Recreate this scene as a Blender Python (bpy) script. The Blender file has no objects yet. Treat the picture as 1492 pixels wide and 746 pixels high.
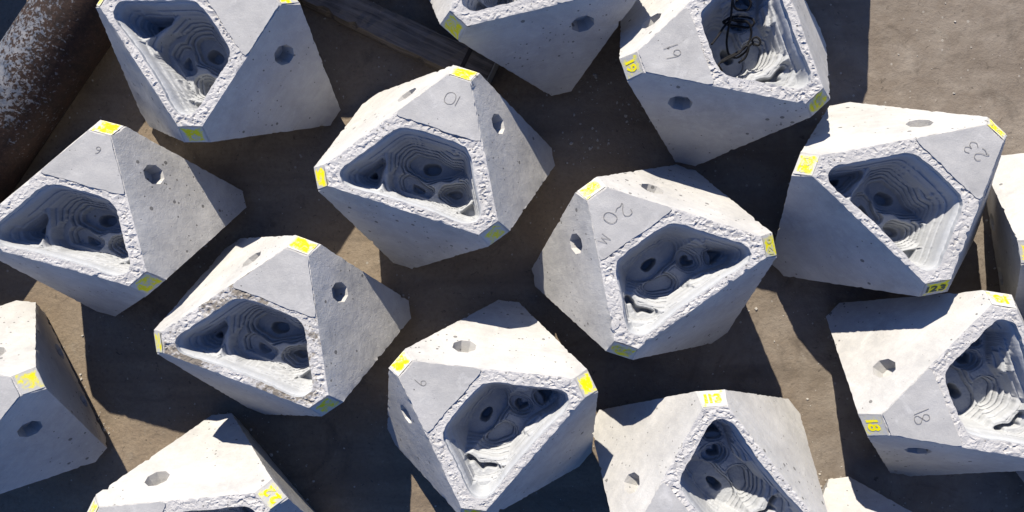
import bpy, bmesh, math, random
import numpy as np
from mathutils import Vector, Matrix, noise
from mathutils.geometry import delaunay_2d_cdt, tessellate_polygon

rng = np.random.default_rng(7)
random.seed(7)
scn = bpy.context.scene
col = scn.collection

# ------------------------------------------------------------------ dimensions
ASP = 0.8716                    # the blocks are a little shallower north-south than east-west
H = 1.264                       # block height
RB = 1.1474                     # radius of the base triangle (top triangle: 1)
TT, TB = 0.1187, 0.1123         # how far the top / bottom corners are cut back along each edge
CAM_H = 8.1027

# ------------------------------------------------------------------ helpers
def tag(o, label=None, cat=None, group=None, kind=None):
    if label: o['label'] = label
    if cat: o['category'] = cat
    if group: o['group'] = group
    if kind: o['kind'] = kind
    return o

def link(o, parent=None):
    col.objects.link(o)
    if parent is not None: o.parent = parent
    return o

def mesh_obj(name, verts, faces, mats, parent=None, midx=None, smooth=True, loc=None):
    me = bpy.data.meshes.new(name)
    me.from_pydata([tuple(v) for v in verts], [], [tuple(f) for f in faces])
    for m in mats: me.materials.append(m)
    if midx is not None:
        me.polygons.foreach_set('material_index', np.asarray(midx, dtype=np.int32))
    if smooth:
        me.polygons.foreach_set('use_smooth', np.ones(len(me.polygons), dtype=bool))
    me.update()
    o = bpy.data.objects.new(name, me)
    if loc is not None: o.location = loc
    return link(o, parent)

def quad_obj(name, V, Q, mats, parent=None):
    me = bpy.data.meshes.new(name); V = np.ascontiguousarray(V, dtype=np.float32); Q = np.ascontiguousarray(Q, dtype=np.int32)
    me.vertices.add(len(V)); me.vertices.foreach_set('co', V.ravel())
    me.loops.add(Q.size); me.loops.foreach_set('vertex_index', Q.ravel())
    me.polygons.add(len(Q)); me.polygons.foreach_set('loop_start', np.arange(0, Q.size, 4, dtype=np.int32))
    me.polygons.foreach_set('use_smooth', np.ones(len(Q), dtype=bool))
    me.update(calc_edges=True); me.validate()
    for m in mats: me.materials.append(m)
    return link(bpy.data.objects.new(name, me), parent)

# ------------------------------------------------------------------ materials
def nodes_of(name):
    m = bpy.data.materials.new(name); m.use_nodes = True
    nt = m.node_tree
    for n in list(nt.nodes): nt.nodes.remove(n)
    out = nt.nodes.new('ShaderNodeOutputMaterial')
    b = nt.nodes.new('ShaderNodeBsdfPrincipled')
    nt.links.new(b.outputs[0], out.inputs[0])
    b.inputs['Roughness'].default_value = 0.9
    if 'Specular IOR Level' in b.inputs: b.inputs['Specular IOR Level'].default_value = 0.25
    return m, nt, b

class NG:
    """small node-graph writer"""
    def __init__(s, nt): s.nt = nt
    def new(s, t, **kw):
        n = s.nt.nodes.new(t)
        for k, v in kw.items(): setattr(n, k, v)
        return n
    def put(s, sock, v):
        if hasattr(v, 'is_output') or isinstance(v, bpy.types.NodeSocket): s.nt.links.new(v, sock)
        else: sock.default_value = v
    def coords(s, spread=40.0):
        tc = s.new('ShaderNodeTexCoord'); oi = s.new('ShaderNodeObjectInfo')
        mul = s.math('MULTIPLY', oi.outputs['Random'], spread)
        comb = s.new('ShaderNodeCombineXYZ')
        s.put(comb.inputs[0], mul); s.put(comb.inputs[1], mul); s.put(comb.inputs[2], mul)
        add = s.new('ShaderNodeVectorMath', operation='ADD')
        s.put(add.inputs[0], tc.outputs['Object']); s.put(add.inputs[1], comb.outputs[0])
        s.rand = oi.outputs['Random']
        return add.outputs[0]
    def math(s, op, a, b=0.0, c=None, clamp=False):
        n = s.new('ShaderNodeMath', operation=op); n.use_clamp = clamp
        s.put(n.inputs[0], a); s.put(n.inputs[1], b)
        if c is not None: s.put(n.inputs[2], c)
        return n.outputs[0]
    def noise(s, vec, scale, detail=4, rough=0.55, dist=0.0):
        n = s.new('ShaderNodeTexNoise'); s.put(n.inputs['Vector'], vec)
        n.inputs['Scale'].default_value = scale; n.inputs['Detail'].default_value = detail
        n.inputs['Roughness'].default_value = rough; n.inputs['Distortion'].default_value = dist
        return n.outputs['Fac']
    def vor(s, vec, scale, feature='F1', rnd=1.0):
        n = s.new('ShaderNodeTexVoronoi', feature=feature); s.put(n.inputs['Vector'], vec)
        n.inputs['Scale'].default_value = scale; n.inputs['Randomness'].default_value = rnd
        return n
    def ramp(s, fac, stops):
        n = s.new('ShaderNodeValToRGB'); s.put(n.inputs[0], fac)
        el = n.color_ramp.elements
        while len(el) < len(stops): el.new(0.5)
        for e, (p, c) in zip(el, stops):
            e.position = p; e.color = (c, c, c, 1) if isinstance(c, (int, float)) else (*c, 1)
        return n.outputs[0]
    def mix(s, fac, a, b, mode='MIX'):
        n = s.new('ShaderNodeMix', data_type='RGBA', blend_type=mode)
        s.put(n.inputs[0], fac)
        for sock, v in ((n.inputs[6], a), (n.inputs[7], b)):
            if isinstance(v, tuple): sock.default_value = (*v, 1) if len(v) == 3 else v
            else: s.nt.links.new(v, sock)
        return n.outputs[2]
    def bump(s, h, strength, dist, prev=None):
        n = s.new('ShaderNodeBump'); s.put(n.inputs['Height'], h)
        n.inputs['Strength'].default_value = strength; n.inputs['Distance'].default_value = dist
        if prev is not None: s.nt.links.new(prev, n.inputs['Normal'])
        return n.outputs[0]

def concrete(name, base, warm, pits=0.5, mottling=0.35, grain=0.5, pit_scale=9.0, streak=0.0, blot=0.3):
    m, nt, b = nodes_of(name); g = NG(nt); v = g.coords()
    n1 = g.noise(v, 2.2, 6, 0.6, 0.4)
    n2 = g.noise(v, 13.0, 5, 0.65)
    n3 = g.noise(v, 90.0, 3, 0.7)
    dark = tuple(c * (1 - mottling) for c in base)
    c = g.mix(g.ramp(n1, [(0.3, 0.0), (0.7, 1.0)]), dark, base)
    c = g.mix(g.ramp(n2, [(0.42, 0.0), (0.75, 0.55)]), c, warm)
    ng_ = g.noise(v, 0.9, 5, 0.65, 0.8)
    c = g.mix(g.ramp(ng_, [(0.48, 0.0), (0.72, 0.4)]), c, tuple(x * 0.62 for x in base))
    # pale lime bloom
    nb = g.noise(v, 4.5, 5, 0.7, 1.2)
    c = g.mix(g.ramp(nb, [(0.56, 0.0), (0.72, blot)]), c, tuple(min(0.8, x * 1.35) for x in base))
    c = g.mix(g.ramp(n3, [(0.3, 0.22), (0.7, 0.0)]), c, tuple(x * 0.5 for x in base))
    if streak > 0:
        tc = nt.nodes.new('ShaderNodeMapping'); nt.links.new(v, tc.inputs[0])
        tc.inputs['Scale'].default_value = (1.2, 1.2, 14.0); tc.inputs['Rotation'].default_value = (0.4, 0.3, 0.2)
        ns = g.noise(tc.outputs[0], 3.0, 4, 0.6, 0.3)
        c = g.mix(g.ramp(ns, [(0.5, 0.0), (0.75, streak)]), c, tuple(x * 0.7 for x in base))
    # air holes left by the casting
    cl = g.math('MULTIPLY', g.math('SUBTRACT', g.noise(v, 1.7, 3, 0.6), 0.48), 1.5)
    vo = g.vor(v, pit_scale)
    sep = nt.nodes.new('ShaderNodeSeparateColor'); nt.links.new(vo.outputs['Color'], sep.inputs[0])
    rad = g.math('MULTIPLY', g.math('SUBTRACT', g.math('ADD', sep.outputs[0], cl), 1.0 - pits), 0.40)
    hole = g.math('LESS_THAN', vo.outputs['Distance'], g.math('MINIMUM', rad, 0.16))
    vo2 = g.vor(v, pit_scale * 2.7)
    sep2 = nt.nodes.new('ShaderNodeSeparateColor'); nt.links.new(vo2.outputs['Color'], sep2.inputs[0])
    rad2 = g.math('MULTIPLY', g.math('SUBTRACT', g.math('ADD', sep2.outputs[1], cl), 1.0 - pits * 0.8), 0.5)
    rad2 = g.math('MINIMUM', rad2, 0.22)
    hole2 = g.math('LESS_THAN', vo2.outputs['Distance'], rad2)
    holes = g.math('MAXIMUM', hole, hole2)
    c = g.mix(g.math('MULTIPLY', holes, 0.8), c, (0.09, 0.088, 0.085))
    nt.links.new(c, b.inputs['Base Color'])
    hgt = g.math('SUBTRACT', g.math('MULTIPLY', n3, 0.35), g.math('MULTIPLY', holes, 1.6))
    hgt = g.math('ADD', hgt, g.math('MULTIPLY', n2, 0.8))
    nt.links.new(g.bump(hgt, grain, 0.012), b.inputs['Normal'])
    return m

M = {}
M['body'] = concrete('smooth_cast_concrete', (0.43, 0.424, 0.412), (0.47, 0.455, 0.425), pits=0.42, mottling=0.30, grain=0.6, pit_scale=9.0, streak=0.45)
M['rim'] = concrete('rough_rim_concrete', (0.43, 0.423, 0.418), (0.47, 0.455, 0.43), pits=0.50, mottling=0.22, grain=1.0, pit_scale=20.0)
M['rim_dirty'] = M['rim'].copy(); M['rim_dirty'].name = 'dirt_stained_rim_concrete'
_nt = M['rim_dirty'].node_tree; _g = NG(_nt); _b = next(n for n in _nt.nodes if n.type == 'BSDF_PRINCIPLED')
_src = _b.inputs['Base Color'].links[0].from_socket; _tc = _nt.nodes.new('ShaderNodeTexCoord')
_n = _g.math('ADD', _g.math('MULTIPLY', _g.noise(_tc.outputs['Object'], 2.6, 3, 0.5), 0.75), _g.math('MULTIPLY', _g.noise(_tc.outputs['Object'], 26.0, 5, 0.7), 0.5))
_nt.links.new(_g.mix(_g.ramp(_n, [(0.64, 0.0), (0.72, 0.85)]), _src, (0.12, 0.10, 0.075)), _b.inputs['Base Color'])
M['panel'] = concrete('trowelled_concrete', (0.36, 0.358, 0.355), (0.39, 0.384, 0.374), pits=0.22, mottling=0.2, grain=0.45, pit_scale=14.0, blot=0.45)
M['basin'] = concrete('shade_tinted_basin_concrete', (0.355, 0.368, 0.385), (0.40, 0.405, 0.405), pits=0.22, mottling=0.15, grain=0.3, pit_scale=12.0)  # same concrete, with the hollows' blue shade put into its colour

def paint_mat(name, cover, yellow=(0.80, 0.68, 0.0)):
    m, nt, b = nodes_of(name); g = NG(nt); v = g.coords()
    n1 = g.noise(v, 16.0, 5, 0.65, 0.6); n2 = g.noise(v, 70.0, 3, 0.7)
    f = g.ramp(g.math('ADD', n1, g.math('MULTIPLY', n2, 0.25)), [(cover - 0.07, 1.0), (cover + 0.10, 0.0)])
    uv = nt.nodes.new('ShaderNodeTexCoord'); sep = nt.nodes.new('ShaderNodeSeparateXYZ')
    nt.links.new(uv.outputs['UV'], sep.inputs[0])
    # the sprayed patch fades out towards its own edge
    ex = g.math('ABSOLUTE', g.math('SUBTRACT', sep.outputs[0], 0.5)); ey = g.math('ABSOLUTE', g.math('SUBTRACT', sep.outputs[1], 0.5))
    e = g.math('MAXIMUM', ex, ey)
    e = g.math('ADD', e, g.math('MULTIPLY', g.math('SUBTRACT', g.noise(v, 9.0, 4, 0.6, 0.8), 0.5), 0.85))
    f = g.math('MULTIPLY', f, g.ramp(e, [(0.34, 1.0), (0.46, 0.0)]))
    c = g.mix(f, (0.39, 0.385, 0.37), yellow)
    nt.links.new(c, b.inputs['Base Color'])
    nt.links.new(g.bump(n2, 0.3, 0.006), b.inputs['Normal'])
    b.inputs['Roughness'].default_value = 0.7
    return m
M['paint'] = paint_mat('yellow_spray_paint', 0.72)
M['paint_thin'] = paint_mat('thin_yellow_spray_paint', 0.66, (0.62, 0.56, 0.005))
M['paint_faint'] = paint_mat('faint_yellow_spray_paint', 0.56, (0.66, 0.60, 0.05))

def plain(name, colr, rough=0.9):
    m, nt, b = nodes_of(name); g = NG(nt); v = g.coords()
    n = g.noise(v, 30.0, 4, 0.6)
    c = g.mix(n, tuple(x * 0.75 for x in colr), tuple(min(1, x * 1.2) for x in colr))
    nt.links.new(c, b.inputs['Base Color']); b.inputs['Roughness'].default_value = rough
    return m
M['bare'] = plain('unpainted_digit_concrete', (0.42, 0.41, 0.25))
M['darkdigit'] = plain('dark_stencil_digit', (0.10, 0.11, 0.07))
def worn_digit(name, paintc, under, thr):
    m, nt, b = nodes_of(name); g = NG(nt); v = g.coords()
    n = g.math('ADD', g.math('MULTIPLY', g.noise(v, 20.0, 4, 0.6), 0.6), g.math('MULTIPLY', g.noise(v, 60.0, 3, 0.7), 0.4))
    nt.links.new(g.mix(g.ramp(n, [(thr - 0.05, 1.0), (thr + 0.07, 0.0)]), under, paintc), b.inputs['Base Color'])
    return m
M['yellowdigit'] = worn_digit('yellow_stencil_digit', (0.80, 0.70, 0.0), (0.45, 0.42, 0.20), 0.56)
M['bare'] = worn_digit('unpainted_digit_concrete', (0.42, 0.41, 0.25), (0.60, 0.54, 0.05), 0.52)
M['scratch'] = plain('scratched_line', (0.165, 0.16, 0.155))
M['strap'] = plain('dark_rusty_strap', (0.035, 0.028, 0.025))
M['bracket'] = plain('pale_scraped_steel', (0.22, 0.21, 0.19))
M['grit'] = plain('concrete_grit', (0.33, 0.31, 0.28))
M['cable'] = plain('black_rubber', (0.008, 0.008, 0.009), 0.85)

# ------------------------------------------------------------------ block geometry (canonical: A at +x, e1 clockwise)
def V0(s, i):
    a = -i * 2 * math.pi / 3
    u = np.array([math.cos(a), math.sin(a), 0.0])
    return u + np.array([0, 0, H]) if s > 0 else -u * RB
def corner(si, i, sj, j):
    a, b = V0(si, i), V0(sj, j)
    return a + (TT if si > 0 else TB) * (b - a)

HEX = []                        # the eight big faces, as triangles of octahedron vertices
for s0 in (1, -1):
    for s1 in (1, -1):
        for s2 in (1, -1):
            HEX.append([(s0, 0), (s1, 1), (s2, 2)])
CENTRE = np.array([0, 0, H / 2])

OUTLINE = [(0.20, 0.315), (0.235, 0.255), (0.252, 0.13), (0.254, 0.0), (0.252, -0.13), (0.238, -0.25), (0.20, -0.315), (0.13, -0.368),
           (-0.02, -0.45), (-0.18, -0.545), (-0.28, -0.602), (-0.345, -0.615), (-0.405, -0.585), (-0.442, -0.52), (-0.445, -0.42),
           (-0.43, -0.25), (-0.425, 0.0), (-0.43, 0.25), (-0.445, 0.42), (-0.442, 0.52), (-0.405, 0.585), (-0.345, 0.615),
           (-0.28, 0.602), (-0.18, 0.545), (-0.02, 0.45), (0.13, 0.368)]

def catmull(P, n):
    P = np.array(P); N = len(P); out = []
    for i in range(N):
        p0, p1, p2, p3 = P[i - 1], P[i], P[(i + 1) % N], P[(i + 2) % N]
        for k in range(n):
            t = k / n
            out.append(0.5 * ((2 * p1) + (-p0 + p2) * t + (2 * p0 - 5 * p1 + 4 * p2 - p3) * t * t + (-p0 + 3 * p1 - 3 * p2 + p3) * t ** 3))
    return np.array(out)
OUT = catmull(OUTLINE, 7)

def poly_sd(P, poly):
    """signed distance to polygon, positive inside"""
    P = np.asarray(P); poly = np.asarray(poly)
    d = np.full(len(P), 1e9); inside = np.zeros(len(P), bool)
    n = len(poly)
    for i in range(n):
        a, b = poly[i], poly[(i + 1) % n]
        ab = b - a; ap = P - a
        t = np.clip((ap @ ab) / (ab @ ab + 1e-12), 0, 1)
        d = np.minimum(d, np.hypot(*(ap - t[:, None] * ab).T))
        cond = ((a[1] > P[:, 1]) != (b[1] > P[:, 1]))
        with np.errstate(divide='ignore', invalid='ignore'):
            xi = (b[0] - a[0]) * (P[:, 1] - a[1]) / (b[1] - a[1] + 1e-15) + a[0]
        inside ^= cond & (P[:, 0] < xi)
    return np.where(inside, d, -d)

def sstep(x, a, b):
    t = np.clip((x - a) / (b - a), 0, 1); return t * t * (3 - 2 * t)

def lattice(P, scale, seed):
    """smooth value noise in 2D, -1..1"""
    r = np.random.default_rng(seed); T = r.uniform(-1, 1, (64, 64))
    q = np.asarray(P) * scale + 20.0; i = np.floor(q).astype(int); f = q - i; f = f * f * (3 - 2 * f)
    i0, j0 = i[:, 0] % 64, i[:, 1] % 64; i1, j1 = (i0 + 1) % 64, (j0 + 1) % 64
    fx, fy = f[:, 0], f[:, 1]
    return (T[i0, j0] * (1 - fx) + T[i1, j0] * fx) * (1 - fy) + (T[i0, j1] * (1 - fx) + T[i1, j1] * fx) * fy

FEAT = {
 1: dict(
    bowl=[([(0.04, 0.345), (0.135, 0.306), (0.195, 0.185), (0.205, 0.02), (0.19, -0.15), (0.172, -0.235), (0.10, -0.315), (-0.01, -0.365), (-0.14, -0.415), (-0.26, -0.405),
             (-0.335, -0.36), (-0.355, -0.26), (-0.36, -0.14), (-0.385, -0.007), (-0.385, 0.113), (-0.34, 0.225), (-0.24, 0.285), (-0.137, 0.32), (-0.04, 0.355)], 0.46, 0.035),
          ([(-0.335, 0.56), (-0.245, 0.545), (-0.13, 0.475), (-0.085, 0.40), (-0.11, 0.365), (-0.216, 0.355), (-0.296, 0.335), (-0.365, 0.315), (-0.395, 0.375), (-0.40, 0.49)], 0.38, 0.05)],
    bowls=[  # polygon, depth, slope
      ([(-0.007, 0.218), (0.052, 0.143), (0.063, -0.018), (0.041, -0.149), (0.056, -0.254), (-0.024, -0.187), (-0.113, -0.028), (-0.125, 0.091), (-0.09, 0.187)], 0.58, 1.8),
      ([(-0.173, 0.156), (-0.206, -0.008), (-0.235, -0.06), (-0.314, -0.034), (-0.332, 0.056), (-0.26, 0.137)], 0.57, 2.2),
      ([(-0.225, -0.185), (-0.15, -0.225), (-0.12, -0.317), (-0.19, -0.36), (-0.265, -0.32), (-0.25, -0.23)], 0.58, 2.2),
      ([(-0.275, 0.50), (-0.215, 0.465), (-0.14, 0.41), (-0.22, 0.385), (-0.30, 0.37), (-0.34, 0.41), (-0.335, 0.48)], 0.44, 2.2),
      ([(-0.355, -0.42), (-0.279, -0.45), (-0.23, -0.50), (-0.27, -0.545), (-0.34, -0.54), (-0.375, -0.49)], 0.40, 2.6)],
    holes=[
      ([(-0.056, 0.085), (-0.007, 0.082), (0.027, 0.032), (0.033, -0.028), (-0.002, -0.062), (-0.05, -0.059), (-0.085, -0.009), (-0.091, 0.051)], 0.72),
      ([(-0.219, -0.205), (-0.162, -0.248), (-0.150, -0.312), (-0.193, -0.335), (-0.238, -0.30), (-0.233, -0.241)], 0.68),
      ([(-0.302, 0.472), (-0.259, 0.462), (-0.232, 0.436), (-0.282, 0.402), (-0.307, 0.428)], 0.58),
      ([(-0.22, 0.10), (-0.235, 0.0), (-0.265, -0.02), (-0.30, 0.03), (-0.275, 0.09)], 0.62)]),
 2: dict(
    bowl=[([(0.06, 0.345), (-0.036, 0.325), (-0.174, 0.315), (-0.285, 0.237), (-0.335, 0.06), (-0.345, -0.136), (-0.385, -0.292), (-0.40, -0.468), (-0.333, -0.555),
             (-0.227, -0.51), (-0.094, -0.405), (0.054, -0.335), (0.165, -0.264), (0.20, -0.15), (0.195, 0.082), (0.155, 0.268), (0.11, 0.33)], 0.44, 0.035)],
    bowls=[
      ([(0.049, 0.254), (0.092, 0.126), (0.112, -0.054), (0.082, -0.213), (0.028, -0.232), (-0.043, -0.165), (-0.077, -0.027), (-0.095, 0.079), (-0.073, 0.208), (0.021, 0.258)], 0.56, 1.8),
      ([(-0.143, 0.238), (-0.127, 0.143), (-0.164, 0.046), (-0.225, 0.023), (-0.267, 0.049), (-0.274, 0.118), (-0.208, 0.21)], 0.55, 2.0),
      ([(-0.150, -0.150), (-0.085, -0.19), (-0.085, -0.26), (-0.18, -0.28), (-0.25, -0.24), (-0.235, -0.16)], 0.55, 2.0),
      ([(-0.202, -0.40), (-0.24, -0.50), (-0.316, -0.51), (-0.36, -0.44), (-0.332, -0.345), (-0.255, -0.35)], 0.52, 2.2),
      ([(-0.07, 0.46), (-0.08, 0.385), (-0.161, 0.375), (-0.226, 0.385), (-0.305, 0.325), (-0.37, 0.31), (-0.385, 0.38), (-0.33, 0.46), (-0.28, 0.50), (-0.15, 0.50)], 0.29, 2.0)],
    holes=[
      ([(0.018, 0.129), (0.052, 0.067), (0.036, -0.013), (-0.001, -0.023), (-0.034, 0.027), (-0.039, 0.105)], 0.70),
      ([(-0.194, -0.155), (-0.130, -0.181), (-0.115, -0.239), (-0.15, -0.256), (-0.175, -0.235), (-0.208, -0.262), (-0.235, -0.231), (-0.209, -0.161)], 0.66),
      ([(-0.202, -0.42), (-0.285, -0.496), (-0.316, -0.47), (-0.332, -0.349), (-0.271, -0.39)], 0.60),
      ([(-0.086, 0.443), (-0.088, 0.395), (-0.161, 0.392), (-0.226, 0.400), (-0.305, 0.339), (-0.354, 0.322), (-0.363, 0.365), (-0.301, 0.407), (-0.296, 0.455), (-0.242, 0.45), (-0.174, 0.433), (-0.144, 0.465)], 0.37)])}

def pocket_grid(kind):
    step = 0.0048
    xs = np.arange(-0.475, 0.285, step); ys = np.arange(-0.645, 0.646, step)
    X, Y = np.meshgrid(xs, ys, indexing='ij'); P = np.stack([X.ravel(), Y.ravel()], 1)
    sd = poly_sd(P, OUT)
    warp = np.stack([lattice(P, 9, 3 + kind), lattice(P, 9, 13 + kind)], 1) * 0.015 + np.stack([lattice(P, 4.5, 43 + kind), lattice(P, 4.5, 53 + kind)], 1) * 0.014 + np.stack([lattice(P, 24, 23 + kind), lattice(P, 24, 33)], 1) * 0.005
    Q = P + warp
    base = 0.05 + 0.11 * sstep(sd, 0.0, 0.055) + 0.03 * sstep(sd, 0.050, 0.060) + 0.02 * sstep(sd, 0.08, 0.16)
    raw = base.copy()
    lim = 0.05 + 4.0 * np.maximum(sd, 0)          # the basins never cut through the wall
    for poly, D, wd in FEAT[kind]['bowl']:
        d = poly_sd(Q, catmull(poly, 4))
        raw = np.maximum(raw, np.minimum(0.20 + (D - 0.20) * np.clip(d / (wd + 0.20 * sstep(P[:, 0], -0.16, 0.12)), 0, 1) - np.where(d < 0, 1.0, 0.0), lim + 1.0))
    for poly, D, sl in FEAT[kind]['bowls']:
        d = np.maximum(-poly_sd(Q, catmull(poly, 4)), 0)
        raw = np.maximum(raw, np.minimum(D - sl * d, lim))
    # cut the slopes into terraces
    lev = np.array([0.0, 0.19, 0.265, 0.345, 0.400, 0.445, 0.490, 0.535, 0.580, 0.65, 0.9])
    ix = np.clip(np.searchsorted(lev, raw, side='right') - 1, 0, len(lev) - 2)
    st = lev[ix + 1] - lev[ix]; fr = (raw - lev[ix]) / st
    tilt = np.where(raw < 0.40, 0.30, 0.13) + (0.32 * sstep(P[:, 0], -0.15, 0.05) if kind == 2 else 0.0)
    terr = lev[ix] + (tilt * fr + (1 - tilt) * sstep(fr, 0.72, 0.94)) * st
    gd = np.where(raw < 0.40, 0.011, 0.024) * (1 - (0.6 * sstep(P[:, 0], -0.15, 0.05) if kind == 2 else 0.0))
    # each riser ends in a small groove where the next step begins
    terr += gd * np.exp(-((fr - 0.985) / 0.075) ** 2) + gd * np.exp(-((fr + 0.015) / 0.075) ** 2)
    f = sstep(raw - base, 0.0, 0.03)
    dep = np.maximum(base, base * (1 - f) + terr * f)
    for poly, D in FEAT[kind]['holes']:
        s = poly_sd(P + warp * 0.4, catmull(poly, 4))
        dep = np.maximum(dep, dep + (D - dep) * sstep(s, -0.004, 0.022))
    dep += lattice(P, 30, 5) * 0.0025 + lattice(P, 70, 6) * 0.0015
    nx, ny = len(xs), len(ys)
    keep = sd > -0.018
    idx = np.full(nx * ny, -1); idx[keep] = np.arange(keep.sum())
    I = np.arange(nx * ny).reshape(nx, ny)
    q = np.stack([I[:-1, :-1], I[1:, :-1], I[1:, 1:], I[:-1, 1:]], -1).reshape(-1, 4)
    q = idx[q]; q = q[(q >= 0).all(1)]
    return P[keep], np.where(sd < 0, np.maximum(dep, 0.05), dep)[keep], q, dep
POCKET = {k: pocket_grid(k) for k in (1, 2)}

def flakes(P, seed):
    """overlapping flake marks of the broken rim: tilted little plates"""
    r = np.random.default_rng(seed)
    S = r.uniform(-0.95, 0.95, (2600, 2))
    P2 = P + np.stack([lattice(P, 16, seed + 1), lattice(P, 16, seed + 2)], 1) * 0.025
    best = np.full(len(P), 1e9); arg = np.zeros(len(P), int); sec = np.full(len(P), 1e9)
    for c in range(0, len(P), 2000):
        D = ((P2[c:c + 2000, None] - S[None]) ** 2).sum(-1)
        o = np.argpartition(D, 1, axis=1)[:, :2]
        dd = np.take_along_axis(D, o, 1); sw = dd[:, 0] > dd[:, 1]
        o[sw] = o[sw][:, ::-1]; dd[sw] = dd[sw][:, ::-1]
        arg[c:c + 2000] = o[:, 0]; best[c:c + 2000] = np.sqrt(dd[:, 0]); sec[c:c + 2000] = np.sqrt(dd[:, 1])
    ang = r.uniform(0, 2 * math.pi, len(S)); tilt = r.uniform(0.15, 0.75, len(S))
    dv = P2 - S[arg]
    h = (dv[:, 0] * np.cos(ang[arg]) + dv[:, 1] * np.sin(ang[arg])) * tilt[arg]
    h += r.uniform(-0.004, 0.004, len(S))[arg]
    return h

def edge_points(cache, ka, kb, r):
    """points along a hull edge, slightly chipped; shared by the two faces that meet there"""
    key = (min(ka, kb), max(ka, kb))
    if key not in cache:
        a, b = corner(*key[0]), corner(*key[1])
        n = max(3, int(np.linalg.norm(b - a) / 0.033))
        pts = []
        inw = CENTRE - (a + b) / 2; inw /= np.linalg.norm(inw)
        for i in range(1, n):
            t = i / n
            p = a + (b - a) * t + inw * abs(r.normal(0, 0.0028)) + r.normal(0, 0.0012, 3)
            if r.random() < 0.06: p = p + inw * (0.004 + 0.018 * r.random() ** 2)
            if p[2] < 0.01: p[2] = max(p[2], 0.0)
            pts.append(p)
        cache[key] = [a] + pts + [b]
    L = cache[key]
    return L[:-1] if ka == key[0] else L[::-1][:-1]

HOLE_BARY = (0.553, 0.224, 0.223)

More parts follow.
